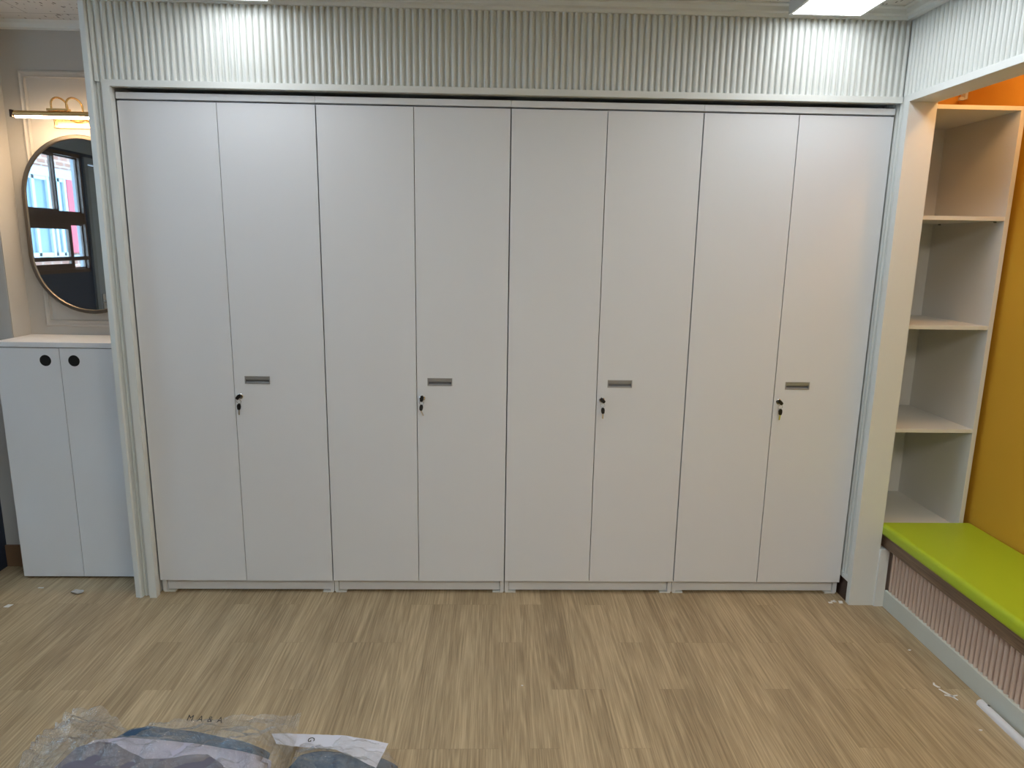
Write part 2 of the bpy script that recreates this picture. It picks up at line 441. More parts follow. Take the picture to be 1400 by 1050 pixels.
# corridor-side wall with its window and door (seen in the mirror)
XL = -3.6
WY0, WY1, WZ0, WZ1 = -0.35, -2.425, 1.335, 2.31  # unseen end of the window extended to let in more daylight
DY0, DY1, DZ = -2.47, -3.37, 2.30
b = MB()
b.box(XL - 0.03, XL, WY0, 0.29, 0, ZC)
b.box(XL - 0.03, XL, DY0, WY0, 0, WZ0)
b.box(XL - 0.03, XL, DY0, WY1, WZ0, ZC)
b.box(XL - 0.03, XL, WY1, WY0, WZ1, ZC)
b.box(XL - 0.03, XL, DY1, DY0, DZ, ZC)
b.box(XL - 0.03, XL, -5.6, DY1, 0, ZC)
struct(b.build('wall_left', navy))
struct(MB().box(XL, XL + 0.01, -5.5, 0.1, 2.33, ZC).build('trim_left_frieze', slate))

def window_unit():
    w = thing('window_1', 'dark brown framed sliding window in the navy wall, seen in the oval mirror', 'window', (XL, -1.8, WZ0))
    w['kind'] = 'structure'
    ox, oy, oz = XL, -1.8, WZ0
    def bx(m_, x0, x1, y0, y1, z0, z1): m_.box(x0 - ox, x1 - ox, y0 - oy, y1 - oy, z0 - oz, z1 - oz)
    f = MB()
    bx(f, XL - 0.03, XL + 0.012, WY0, WY0 - 0.05, WZ0, WZ1); bx(f, XL - 0.03, XL + 0.012, WY1 + 0.02, WY1, WZ0, WZ1)
    bx(f, XL - 0.03, XL + 0.012, WY1, WY0, WZ1 - 0.03, WZ1); bx(f, XL - 0.03, XL + 0.012, WY1, WY0, WZ0, WZ0 + 0.03)
    bx(f, XL - 0.03, XL + 0.010, WY1, WY0, 1.735, 1.825)
    f.build('frame', brown_wood, w)
    def sash(x, y0, y1, z0, z1, s):
        m_ = MB()
        bx(m_, x - 0.008, x + 0.008, y0, y0 - s, z0, z1); bx(m_, x - 0.008, x + 0.008, y1 + s, y1, z0, z1)
        bx(m_, x - 0.008, x + 0.008, y1 + s, y0 - s, z0, z0 + s); bx(m_, x - 0.008, x + 0.008, y1 + s, y0 - s, z1 - s, z1)
        sh = m_.build('sash', brown_wood, w)
        g_ = MB(); bx(g_, x - 0.002, x + 0.002, y1 + s, y0 - s, z0 + s, z1 - s)
        g_.build('pane', glass_m, sh)
    sash(XL - 0.004, -0.40, -2.075, 1.825, WZ1 - 0.03, 0.022)
    sash(XL - 0.021, -2.045, WY1 + 0.02, 1.825, WZ1 - 0.03, 0.012)
    sash(XL - 0.004, -0.40, -2.215, WZ0 + 0.03, 1.735, 0.045)
    sash(XL - 0.021, -2.19, WY1 + 0.02, WZ0 + 0.03, 1.735, 0.012)
    r_ = MB(); bx(r_, XL + 0.006, XL + 0.016, WY1, WY0, 1.435, 1.468)
    r_.build('guard_rail', brown_wood, w)
window_unit()

dr = thing('door_1', 'slate grey panelled door beside the brown window, seen in the oval mirror', 'door', (XL, DY0, 0))
dr['kind'] = 'structure'
b = MB(); b.box(-0.05, 0.0, DY1 - DY0 + 0.01, -0.06, 0.01, DZ - 0.06)
b.box(0.0, 0.008, DY1 - DY0 + 0.12, -0.18, 1.35, DZ - 0.2, 0.003); b.box(0.0, 0.008, DY1 - DY0 + 0.12, -0.18, 0.2, 0.9, 0.003)
b.build('leaf', mat('door_slate_blue', (0.22, 0.27, 0.31), 0.4, noise=0.02), dr)
b = MB(); b.box(-0.1, 0.02, -0.05, 0.0, 0, DZ); b.box(-0.1, 0.02, DY1 - DY0, -0.05, DZ - 0.05, DZ)
b.build('door_frame', slate, dr)
b = MB(); b.box(0.0, 0.012, -0.15, -0.105, 0.93, 1.13, 0.004); b.tube([(0.01, -0.127, 1.06), (0.055, -0.127, 1.06), (0.06, -0.14, 1.06), (0.06, -0.25, 1.055)], 0.010)
b.build('door_handle', chrome, dr)

# ------------------------------------------------------------------ outside, through that window
XB = -9.0
bl = thing('building', 'brick building with white window frames and a red panel, reflected in the oval mirror', 'building', (XB, -11.2, 0))
def ob(m_, d0, d1, y0, y1, z0, z1): m_.box(d0, d1, y0 + 11.2, y1 + 11.2, z0, z1)
m_ = MB(); ob(m_, -0.5, 0.0, -20, -4, -1.0, 6.0); m_.build('brick_wall', brick_m, bl)
m_ = MB(); ob(m_, 0.0, 0.08, -20, -4, 2.80, 2.98); m_.build('white_band', mat('pale_band', (0.26, 0.34, 0.40), 0.7), bl)
m_ = MB(); ob(m_, 0.0, 0.06, -11.80, -11.32, 1.31, 2.80); m_.build('red_panel', mat('red_cladding', (0.36, 0.035, 0.06), 0.6), bl)
frm = mat('white_window_frame', (0.28, 0.34, 0.38), 0.6)
gls = mat('distant_glazing', (0.07, 0.13, 0.17), 0.3)
for i, (y0, y1, z0, z1) in enumerate([(-9.75, -10.72, 1.25, 2.8), (-10.80, -11.27, 1.25, 2.8), (-8.7, -9.65, 1.25, 2.8)]):
    m_ = MB()
    ob(m_, 0.0, 0.07, y0 - 0.07, y0, z0, z1); ob(m_, 0.0, 0.07, y1, y1 + 0.07, z0, z1)
    ob(m_, 0.0, 0.06, y1, y0, z1 - 0.07, z1); ob(m_, 0.0, 0.06, y1, y0, z0, z0 + 0.07); ob(m_, 0.0, 0.06, y1, y0, 1.85, 1.95)
    ob(m_, 0.0, 0.06, (y0 + y1) / 2 - 0.04, (y0 + y1) / 2 + 0.04, z0, z1)
    w_ = m_.build('window', frm, bl)
    g_ = MB(); ob(g_, 0.0, 0.02, y1, y0, z0, z1); g_.build('pane', gls, w_)
m_ = MB(); ob(m_, 0.0, 0.08, -20, -4, 1.16, 1.25); m_.build('sill_band', frm, bl)

# ------------------------------------------------------------------ ceiling lights
def ceiling_light(x0, x1, y0, y1, label, led=led_white):
    w, l, h = x1 - x0, y0 - y1, 0.048
    t_ = thing('ceiling_light', label, 'ceiling light', ((x0 + x1) / 2, (y0 + y1) / 2, ZC), 0, 'LED panel lights on the ceiling')
    b_ = MB()
    e = 0.012
    b_.box(-w / 2, -w / 2 + e, -l / 2, l / 2, -h, 0, 0.002); b_.box(w / 2 - e, w / 2, -l / 2, l / 2, -h, 0, 0.002)
    b_.box(-w / 2 + e, w / 2 - e, -l / 2, -l / 2 + e, -h, 0); b_.box(-w / 2 + e, w / 2 - e, l / 2 - e, l / 2, -h, 0)
    b_.build('housing', fix_grey, t_)
    MB().box(-w / 2 + e, w / 2 - e, -l / 2 + e, l / 2 - e, -h + 0.001, -h + 0.006).build('diffuser', led, t_)
ceiling_light(1.083, 1.376, -0.082, -1.28, 'bright white LED panel light on the ceiling near the right-hand corner')
ceiling_light(-1.20, -0.931, -0.082, -1.28, 'white LED panel light whose edge shows at the top above the left lockers')
ceiling_light(1.083, 1.352, -2.7, -3.9, 'unseen warm fill panel added on the ceiling behind the viewer, nearer the shelf niche', led_fill_warm)  # added out of view to warm and brighten the right side
ceiling_light(-0.25, 0.019, -2.7, -3.9, 'unseen cool fill panel added on the ceiling behind the viewer, further from the shelf niche', led_fill)  # added out of view as general fill

# warm downlight recessed in the niche ceiling
t_ = thing('niche_downlight', 'warm recessed downlight in the ceiling of the seating niche', 'downlight', (1.93, -0.42, 2.55))
b = MB(); b.tube([(0, 0, 0.0), (0, 0, -0.012)], 0.055, 24); b.build('rim', trim_white, t_)
b = MB(); b.tube([(0, 0, -0.0122), (0, 0, -0.0135)], 0.045, 24); b.build('lens', emit('warm_lens', (1.0, 0.55, 0.22), 4.0), t_)
ld = bpy.data.lights.new('niche_downlight_bulb', 'POINT'); ld.energy = WARM_W; ld.color = (1.0, 0.56, 0.22); ld.shadow_soft_size = 0.05
lo = bpy.data.objects.new('bulb', ld); col.objects.link(lo); lo.parent = t_; lo.location = (0, 0, -0.07)

# ------------------------------------------------------------------ wardrobes
DOOR_B, DOOR_T = 0.070, 2.171
def make_locker():
    t_ = thing('locker_cabinet', '', 'wardrobe', (-1.2, 0, 0), 0, 'row of white two-door locker cabinets')
    cx = -1.2
    b_ = MB()
    # carcass: sides, top, bottom, back (side panels reach the floor)
    b_.box(-0.3985, -0.3805, 0.021, 0.50, 0.006, 2.176); b_.box(0.3805, 0.3985, 0.021, 0.50, 0.006, 2.176)
    b_.box(-0.3805, 0.3805, 0.021, 0.50, 2.150, 2.176); b_.box(-0.3805, 0.3805, 0.021, 0.50, 0.070, 0.090); b_.box(-0.3805, 0.3805, 0.485, 0.50, 0.090, 2.15)
    b_.build('carcass', white_lam, t_)
    MB().box(-0.3995, 0.3995, -0.003, 0.50, 2.178, 2.203, 0.0012).build('cornice', white_lam, t_)
    MB().box(-0.3785, 0.3785, 0.033, 0.049, 0.010, 0.066).build('plinth', white_lam, t_)
    for x in (-0.37, 0.37):
        MB().box(x - 0.025, x + 0.025, 0.022, 0.075, 0.0, 0.006).build('foot', trim_white, t_)
    d1 = MB().box(-0.3975, -0.0015, 0.0, 0.018, DOOR_B, DOOR_T, 0.0012).build('door', white_lam, t_)
    # right door with a cut-out for the recessed pull
    hx0, hx1, hz0, hz1 = 0.048, 0.156, 1.0065, 1.0395
    b_ = MB()
    x0, x1 = 0.0015, 0.3975
    b_.box(x0, hx0, 0.0, 0.018, DOOR_B, DOOR_T); b_.box(hx1, x1, 0.0, 0.018, DOOR_B, DOOR_T)
    b_.box(hx0, hx1, 0.0, 0.018, DOOR_B, hz0); b_.box(hx0, hx1, 0.0, 0.018, hz1, DOOR_T)
    d2 = b_.build('door', white_lam, t_)
    # recessed pull: rim, upper flap, cup
    b_ = MB()
    e = 0.0035
    b_.box(hx0 - 0.001, hx1 + 0.001, -0.002, 0.006, hz1 - e, hz1 + 0.001, 0.0008); b_.box(hx0 - 0.001, hx1 + 0.001, -0.002, 0.006, hz0 - 0.001, hz0 + e, 0.0008)
    b_.box(hx0 - 0.001, hx0 + e, -0.002, 0.006, hz0, hz1, 0.0008); b_.box(hx1 - e, hx1 + 0.001, -0.002, 0.006, hz0, hz1, 0.0008)
    b_.extrude_profile([(0.0005, hz1 - e), (0.0015, 1.0240), (0.004, 1.0230), (0.004, hz1 - e)], lambda y, z: (hx0 + e, y, z), lambda y, z: (hx1 - e, y, z))
    b_.extrude_profile([(0.014, hz0 + e), (0.002, hz0 + e), (0.002, hz0 + e + 0.002), (0.0125, hz0 + 0.012), (0.0145, 1.026), (0.016, 1.026)], lambda y, z: (hx0 + e, y, z), lambda y, z: (hx1 - e, y, z))
    h = b_.build('handle', alu, d2); h['label'] = 'grey metal recessed pull'
    MB().box(hx0 + 0.001, hx1 - 0.001, 0.0150, 0.0175, hz0 + 0.001, hz1 - 0.001).build('handle_back', alu_dark, d2)
    # cam lock
    b_ = MB()
    b_.tube([(0.024, 0.0005, 0.9495), (0.024, -0.0025, 0.9495), (0.024, -0.004, 0.9495)], [0.0125, 0.0125, 0.0105], 24)
    lk = b_.build('lock', chrome, d2); lk['label'] = 'round chrome lock'
    return t_
def copy_tree(o, parent=None):
    c_ = o.copy(); col.objects.link(c_); c_.parent = parent
    for ch in list(o.children): copy_tree(ch, c_)
    return c_
locker = make_locker()
lk_labels = ['white two-door locker cabinet at the left end of the row, beside the white post',
             'white two-door locker cabinet second in the row from the white post',
             'white two-door locker cabinet second in the row from the open shelf niche',
             'white two-door locker cabinet at the right end of the row, next to the shelf niche']
for i in range(4):
    o = locker if i == 0 else copy_tree(locker)
    o.location = (-1.2 + 0.8 * i, 0, 0)
    o['label'] = lk_labels[i]

# keys: one in each lock, a spare on its ring below
def make_keys(i, tilt, hang):
    x = -1.2 + 0.8 * i + 0.024
    z = 0.9495
    t_ = thing('key_set', ['black-headed key pair hanging in the lock of the locker beside the white post',
                           'black-headed key pair in the second locker from the white post, spare key swung aside',
                           'black-headed key pair in the second locker from the shelf niche',
                           'black-headed key pair in the lock of the locker next to the shelf niche'][i], 'keys', (x, -0.004, z), 0, 'keys left in the locker locks')
    def head(parent, name, cx, y, cz, ang, s=1.0, blade=0.022, turn=0.0):
        b_ = MB()
        prof = [(-0.008, 0.012), (-0.004, 0.0165), (0.004, 0.0165), (0.008, 0.012), (0.0095, 0.002), (0.008, -0.010), (0.005, -0.0150), (-0.005, -0.0150), (-0.008, -0.010), (-0.0095, 0.002)]
        ca, sa = math.cos(ang), math.sin(ang)
        def P(px, pz, yy): return (cx + (px * ca - pz * sa) * s, yy, cz + (px * sa + pz * ca) * s)
        b_.extrude_profile(prof, lambda a, c: P(a, c, y - 0.003), lambda a, c: P(a, c, y + 0.003))
        k_ = b_.build(name, black_pl, parent)
        return k_, P
    # key in the lock: blade along y, head seen at an angle
    b_ = MB(); b_.box(-0.004, 0.004, -0.012, 0.0, -0.001, 0.001); kb = None
    k1, P1 = head(t_, 'key_head', -0.001 + math.sin(tilt) * 0.003, -0.014, 0.0, tilt, 0.86)
    bl_ = b_.build('key_blade', chrome, t_); 
    rg = MB()
    rx, rz = hang[0] * 0.45, hang[1] * 0.45
    rg.tube([(rx + 0.0095 * math.cos(a), -0.013 - 0.002 * math.sin(a), rz + 0.0095 * math.sin(a)) for a in [2 * math.pi * k / 20 for k in range(21)]], 0.0009, 6, caps=False)
    rg.build('key_ring', chrome, t_)
    k2, P2 = head(t_, 'spare_key_head', hang[0], -0.011, hang[1], hang[2], 0.86)
    b_ = MB()
    a0, a1 = P2(0, -0.014, 0), P2(0, -0.041, 0)
    dx = hang[3]
    b_.extrude_profile([(-0.003, 0), (0.003, 0), (0.003, 1), (0.0012, 1.06), (-0.003, 1)],
                       lambda u, w_: (a0[0] + (a1[0] - a0[0]) * w_ + dx * w_ + u, -0.012, a0[2] + (a1[2] - a0[2]) * w_),
                       lambda u, w_: (a0[0] + (a1[0] - a0[0]) * w_ + dx * w_ + u, -0.010, a0[2] + (a1[2] - a0[2]) * w_))
    b_.build('spare_key_blade', chrome, t_)
make_keys(0, -0.75, (-0.004, -0.045, -0.05, 0.001))
make_keys(1, -0.15, (-0.004, -0.041, -0.1, 0.012))
make_keys(2, 0.95, (0.005, -0.047, 0.05, -0.001))
make_keys(3, 0.85, (0.006, -0.045, 0.0, -0.002))

# ------------------------------------------------------------------ left niche: cabinet, mirror, picture light, wall moulding
t_ = thing('shoe_cabinet', 'low white two-door cabinet with round black finger holes, under the oval mirror', 'cabinet', (-2.035, 0.15, 0))
b = MB()
b.box(-0.287, -0.269, 0.019, 0.268, 0.018, 1.131); b.box(0.269, 0.287, 0.019, 0.268, 0.018, 1.131)
b.box(-0.269, 0.269, 0.019, 0.268, 0.018, 0.036); b.box(-0.269, 0.269, 0.256, 0.268, 0.036, 1.131); b.box(-0.269, 0.269, 0.019, 0.256, 1.113, 1.131)
b.build('carcass', white_lam, t_)
MB().box(-0.290, 0.292, -0.004, 0.268, 1.134, 1.157, 0.0015).build('top_board', white_lam, t_)
MB().box(-0.25, 0.25, 0.05, 0.06, 0.0, 0.018).build('plinth', edge_dark, t_)
def holed_door(x0, x1, z0, z1, y0, y1, hx, hz, r, n=40):
    b_ = MB()
    def ring(y): return [b_.bm.verts.new((hx + r * math.cos(2 * math.pi * k / n + math.pi / 4), y, hz + r * math.sin(2 * math.pi * k / n + math.pi / 4))) for k in range(n)]
    q = n // 4
    rings, rects = [], []
    for y in (y0, y1):
        R_ = ring(y)
        cs = [b_.bm.verts.new(p) for p in ((x1, y, z1), (x0, y, z1), (x0, y, z0), (x1, y, z0))]
        for s_ in range(4):
            arc = [R_[(s_ * q + k) % n] for k in range(q + 1)]
            b_.bm.faces.new(arc + [cs[(s_ + 1) % 4], cs[s_]])
        rings.append(R_); rects.append(cs)
    for k in range(n): b_.bm.faces.new((rings[0][k], rings[0][(k + 1) % n], rings[1][(k + 1) % n], rings[1][k]))
    for k in range(4): b_.bm.faces.new((rects[0][k], rects[0][(k + 1) % 4], rects[1][(k + 1) % 4], rects[1][k]))
    return b_
for s_, x0, x1, hx in ((0, -0.2875, -0.0015, -0.066), (1, 0.0015, 0.2875, 0.062)):
    d_ = holed_door(x0, x1, 0.012, 1.130, 0.0, 0.017, hx, 1.073, 0.026).build('door', white_lam, t_)
    b = MB(); b.tube([(hx, 0.0005, 1.073), (hx, 0.016, 1.073)], 0.0258, 32)
    b.build('finger_hole', black_hole, d_)

# wall moulding rectangle
b = MB()
PX0, PX1, PZ0, PZ1, PW = -2.250, -1.72, 1.195, 2.372, 0.036
PRF = [(0, 0), (0.006, 0.010), (0.012, 0.012), (0.018, 0.007), (0.026, 0.007), (0.031, 0.011), (PW, 0.0)]
def frame_prof(b_, prof, rect, place):
    x0, x1, z0, z1 = rect
    rings = []
    for d_, h_ in prof:
        rings.append([b_.bm.verts.new(place(x, z, h_)) for x, z in ((x0 + d_, z0 + d_), (x1 - d_, z0 + d_), (x1 - d_, z1 - d_), (x0 + d_, z1 - d_))])
    for A, B in zip(rings, rings[1:]):
        for k in range(4): b_.bm.faces.new((A[k], A[(k + 1) % 4], B[(k + 1) % 4], B[k]))
frame_prof(b, PRF, (PX0, PX1, PZ0, PZ1), lambda x, z, h: (x, 0.4205 - h, z))
struct(b.build('trim_wall_panel', wall_paint))

# capsule mirror
t_ = thing('wall_mirror', 'capsule-shaped wall mirror in a slim bronze frame above the white cabinet', 'mirror', (-1.995, 0.418, 1.676))
def capsule(w, h, n=24):
    pts = []
    s = h - w
    for k in range(n + 1):
        a = math.pi * k / n; pts.append((w * math.cos(a), s + w * math.sin(a)))
    for k in range(n + 1):
        a = math.pi + math.pi * k / n; pts.append((w * math.cos(a), -s + w * math.sin(a)))
    return pts
HW, HH = 0.280, 0.413
rings = [(0.0, 0.0), (0.0, -0.027), (0.003, -0.030), (0.016, -0.030), (0.019, -0.026), (0.019, -0.012)]
b = MB()
RR = [[b.bm.verts.new((x, y, z)) for x, z in capsule(HW - d_, HH - d_)] for d_, y in rings]
for A, B in zip(RR, RR[1:]):
    n_ = len(A)
    for k in range(n_): b.bm.faces.new((A[k], A[(k + 1) % n_], B[(k + 1) % n_], B[k]))
smooth_angle(b.build('frame', gold_dk, t_))
b = MB(); b.poly([(x, -0.023, z) for x, z in capsule(HW - 0.019, HH - 0.019)])
b.build('mirror_glass', mirror_m, t_)

# picture light
t_ = thing('picture_light', 'gold picture light with a glowing bar mounted over the oval mirror', 'wall lamp', (-1.975, 0.42, 2.14))
b = MB(); b.box(-0.125, 0.125, -0.014, -0.0005, -0.022, 0.022, 0.002); b.build('wall_plate', gold, t_)
b = MB(); b.tube([(-0.207, -0.17, 0.012), (0.207, -0.17, 0.012)], 0.0145, 20); smooth_angle(b.build('tube', gold, t_))
b = MB()
pr_ = [(0.012 * math.cos(a), 0.012 * math.sin(a)) for a in [math.pi + math.pi * k / 10 for k in range(11)]]
b.extrude_profile([(-0.170 + y, 0.0065 + z * 0.95) for y, z in pr_], lambda y, z: (-0.192, y, z), lambda y, z: (0.192, y, z))
b.build('diffuser', led_warm, t_)
for x in (-0.210, 0.198):
    MB().box(x, x + 0.012, -0.187, -0.153, -0.004, 0.028, 0.003).build('end_cap', mat('dark_end_cap', (0.05, 0.03, 0.02), 0.4, 0.6), t_)
MB().box(-0.052, 0.042, -0.182, -0.158, 0.027, 0.036, 0.001).build('bracket', gold, t_)
for x in (-0.036, 0.030):
    b = MB()
    pts = [(x, -0.170, 0.034), (x, -0.170, 0.060)]
    for k in range(1, 12):
        a = math.pi * k / 12
        pts.append((x + 0.02 * k / 12, -0.170 + 0.045 * (1 - math.cos(a)), 0.060 + 0.030 * math.sin(a)))
    pts += [(x + 0.02, -0.080, 0.045), (x + 0.02, -0.076, 0.02), (x + 0.02, -0.06, 0.006), (x + 0.02, -0.012, 0.002)]
    b.tube(pts, 0.0042, 10)
    smooth_angle(b.build('arm', gold, t_), 60)

# ------------------------------------------------------------------ right niche: bench, cushion, shelves
t_ = thing('bench', 'built-in bench with dusty pink ribbed front and walnut edge along the right wall', 'bench', (1.95, -1.7, 0))
ox, oy = 1.95, -1.7
def lb(m_, x0, x1, y0, y1, z0, z1, bev=0.0): return m_.box(x0 - ox, x1 - ox, y0 - oy, y1 - oy, z0, z1, bev)
BY0, BY1 = -0.052, -3.29
b = MB(); lb(b, 1.782, 2.145, BY1, BY0, 0.0, 0.290); b.build('body', pink_m, t_)
pr4 = ribs(BY0 - BY1 - 0.05, 0.0262)
MB().extrude_profile(pr4, lambda a, d: (1.7815 - d - ox, BY0 - 0.05 - a - oy, 0.080), lambda a, d: (1.7815 - d - ox, BY0 - 0.05 - a - oy, 0.287), closed=False).build('ribbed_front', pink_m, t_)
b = MB(); lb(b, 1.742, 2.147, BY1, BY0, 0.287, 0.346, 0.002); b.build('wood_edge', walnut_m, t_)
b = MB(); lb(b, 1.760, 1.783, BY1, -0.099, 0.0, 0.083, 0.002); b.build('skirting', skirt_m, t_)

def rounded_slab(x0, x1, y0, y1, z0, z1, r, seg=5):
    b_ = MB(); b_.box(x0, x1, y0, y1, z0, z1, r, seg); return b_
t_ = thing('bench_cushion', 'lime green vinyl seat cushion lying on the pink bench', 'cushion', (1.94, -1.7, 0.346))
b = rounded_slab(1.722 - 1.94, 2.147 - 1.94, -3.28 + 1.7, -0.054 + 1.7, 0.0005, 0.056, 0.022, 6)
smooth_angle(b.build('cover', green_m, t_), 60)

t_ = thing('open_shelf_unit', 'tall white open shelf unit standing at the far end of the seating niche', 'shelf unit', (1.93, 0.2, 0.346))
ox, oy, oz = 1.93, 0.2, 0.346
def sb(m_, x0, x1, y0, y1, z0, z1, bev=0.0008): return m_.box(x0 - ox, x1 - ox, y0 - oy, y1 - oy, z0 - oz, z1 - oz, bev)
SY0, SY1 = -0.050, 0.446
for x0, x1 in ((1.727, 1.745), (2.098, 2.118)):
    sb(MB(), x0, x1, SY0, SY1, 0.3475, 2.198).build('side_panel', shelf_white, t_)
sb(MB(), 1.727, 2.118, SY0, SY1, 2.198, 2.215).build('top_panel', shelf_white, t_)
sb(MB(), 1.745, 2.098, SY1 - 0.008, SY1, 0.3475, 2.198).build('back_panel', shelf_white, t_)
sb(MB(), 1.745, 2.098, SY0, SY1 - 0.008, 0.3475, 0.372).build('bottom_panel', shelf_white, t_)
for zt in (1.772, 1.307, 0.841):
    s_ = sb(MB(), 1.7455, 2.0975, SY0 + 0.002, SY1 - 0.009, zt - 0.017, zt).build('shelf', shelf_white, t_)
    for px, py in ((1.748, 0.0), (2.095, 0.0), (1.748, 0.38), (2.095, 0.38)):
        b = MB(); dx = 0.008 if px < 1.9 else -0.008
        b.tube([(px - ox - dx * 0.4, py - oy, zt - 0.0205 - oz), (px + dx - ox, py - oy, zt - 0.0205 - oz)], 0.003, 8)
        b.build('shelf_pin', alu_dark, s_)

# small white clip on the orange wall over the shelves
t_ = thing('wall_clip', 'small white clip on the orange wall above the open shelves', 'clip', (2.15, 0.405, 2.345))
MB().box(-0.012, -0.0002, -0.020, 0.018, -0.018, 0.020, 0.002).build('base', trim_white, t_)
MB().box(-0.034, -0.012, -0.016, 0.000, -0.022, -0.008, 0.002).build('hook', trim_white, t_)

# ------------------------------------------------------------------ floor bits
t_ = thing('cable_duct', 'white plastic cable duct lying on the floor along the bench skirting', 'cable duct', (1.735, -1.4, 0))
b = MB()
b.extrude_profile([(-0.014, 0.0005), (-0.014, 0.010), (-0.010, 0.017), (-0.003, 0.0205), (0.004, 0.0205), (0.010, 0.017), (0.014, 0.010), (0.014, 0.0005)],
                  lambda x, z: (x - 0.002, 0.600, z), lambda x, z: (x - 0.002, -0.7, z))
smooth_angle(b.build('duct_body', duct_m, t_), 50)
MB().box(-0.0005, 0.0065, 0.560, 0.569, 0.0195, 0.0210, 0.0005).build('screw_hole', edge_dark, t_)

def scrap(name, pts, label, cat, z=0.0006, th=0.0012, group=None, m=scrap_m, loc=(0, 0)):
    b_ = MB()
    b_.extrude_profile(pts, lambda x, y: (x, y, z), lambda x, y: (x + 0.0006, y, z + th))
    o = b_.build(name, m, loc=(loc[0], loc[1], 0))
    return tag(o, label, cat, group)
scrap('paper_scrap', [(-0.014, -0.011), (0.010, -0.013), (0.016, 0.012), (-0.008, 0.013)], 'small white paper scrap on the floor at the far left, nearest the navy post', 'paper scrap', loc=(-2.225, -0.112))
scrap('paper_scrap', [(-0.014, -0.003), (0.013, -0.004), (0.012, 0.004), (-0.012, 0.004)], 'thin sliver of white paper on the floor before the low cabinet', 'paper scrap', loc=(-2.185, 0.055))
b = MB()
rnd = random.Random(3)
r_ = bmesh.ops.create_icosphere(b.bm, subdivisions=2, radius=1.0)
for v_ in b.bm.verts:
    k = 1 + rnd.uniform(-0.35, 0.3)
    v_.co = Vector((v_.co.x * 0.026 * k, v_.co.y * 0.014 * k, 0.009 + v_.co.z * 0.008 * k))
    v_.co.z = max(v_.co.z, 0.0004)
tag(b.build('foil_scrap', foil_m, loc=(-1.985, 0.004, 0)), 'crumpled grey foil scrap on the floor below the low white cabinet', 'scrap')
# torn white tape in a cross
t_ = thing('tape_scrap', 'torn white tape scrap in a ragged cross on the floor beside the bench', 'tape scrap', (1.652, -0.742, 0))
def strip(pts, w):
    b_ = MB()
    L_ = []; R_ = []
    for i, (x, y) in enumerate(pts):
        x2, y2 = pts[min(i + 1, len(pts) - 1)]; x1, y1 = pts[max(i - 1, 0)]
        d_ = Vector((x2 - x1, y2 - y1)).normalized(); n_ = Vector((-d_.y, d_.x)) * w * (0.5 if i in (0, len(pts) - 1) else 1)
        L_.append((x + n_.x, y + n_.y)); R_.append((x - n_.x, y - n_.y))
    b_.extrude_profile(L_ + R_[::-1], lambda x, y: (x, y, 0.0006), lambda x, y: (x, y, 0.002))
    return b_
strip([(-0.016, 0.030), (-0.005, 0.008), (0.006, -0.012), (0.014, -0.036)], 0.005).build('strip', scrap_m, t_)
strip([(-0.018, -0.006), (0.004, -0.014), (0.030, -0.008)], 0.0045).build('strip', scrap_m, t_)
strip([(-0.012, 0.068), (-0.018, 0.055), (-0.012, 0.042), (-0.004, 0.040)], 0.0045).build('strip', scrap_m, t_)
for x, y, s_, lb_ in ((1.638, -0.940, 0.006, 'white crumb on the floor near the end of the cable duct'),
                      (0.059, -0.690, 0.0045, 'tiny white crumb in the middle of the wooden floor'),
                      (1.676, -0.456, 0.006, 'white crumb on the floor close to the pink bench skirting')):
    b = MB(); bmesh.ops.create_icosphere(b.bm, subdivisions=1, radius=1.0)
    for v_ in b.bm.verts:
        v_.co = Vector((v_.co.x * s_ * rnd.uniform(0.7, 1.4), v_.co.y * s_ * rnd.uniform(0.5, 0.9), max(0.0003, 0.002 + v_.co.z * 0.002)))
    tag(b.build('plaster_crumb', scrap_m, loc=(x, y, 0)), lb_, 'crumb', 'white crumbs on the floor')
b = MB()
for k in range(7):
    cx, cy = rnd.uniform(-0.035, 0.045), rnd.uniform(-0.02, 0.02)
    b.box(cx, cx + rnd.uniform(0.008, 0.022), cy, cy + rnd.uniform(0.004, 0.012), 0.0003, 0.002)
tag(b.build('plaster_crumb', scrap_m, loc=(1.555, -0.055, 0)), 'white plaster flakes on the floor at the foot of the corner post', 'crumb', 'white crumbs on the floor', kind='stuff')

# ------------------------------------------------------------------ wrapped cushions in plastic at the lower left
def noise2(x, y, s=1.0, seed=0):
    from mathutils import noise
    return noise.noise(Vector((x * s + seed * 7.1, y * s - seed * 3.3, seed * 1.7)))

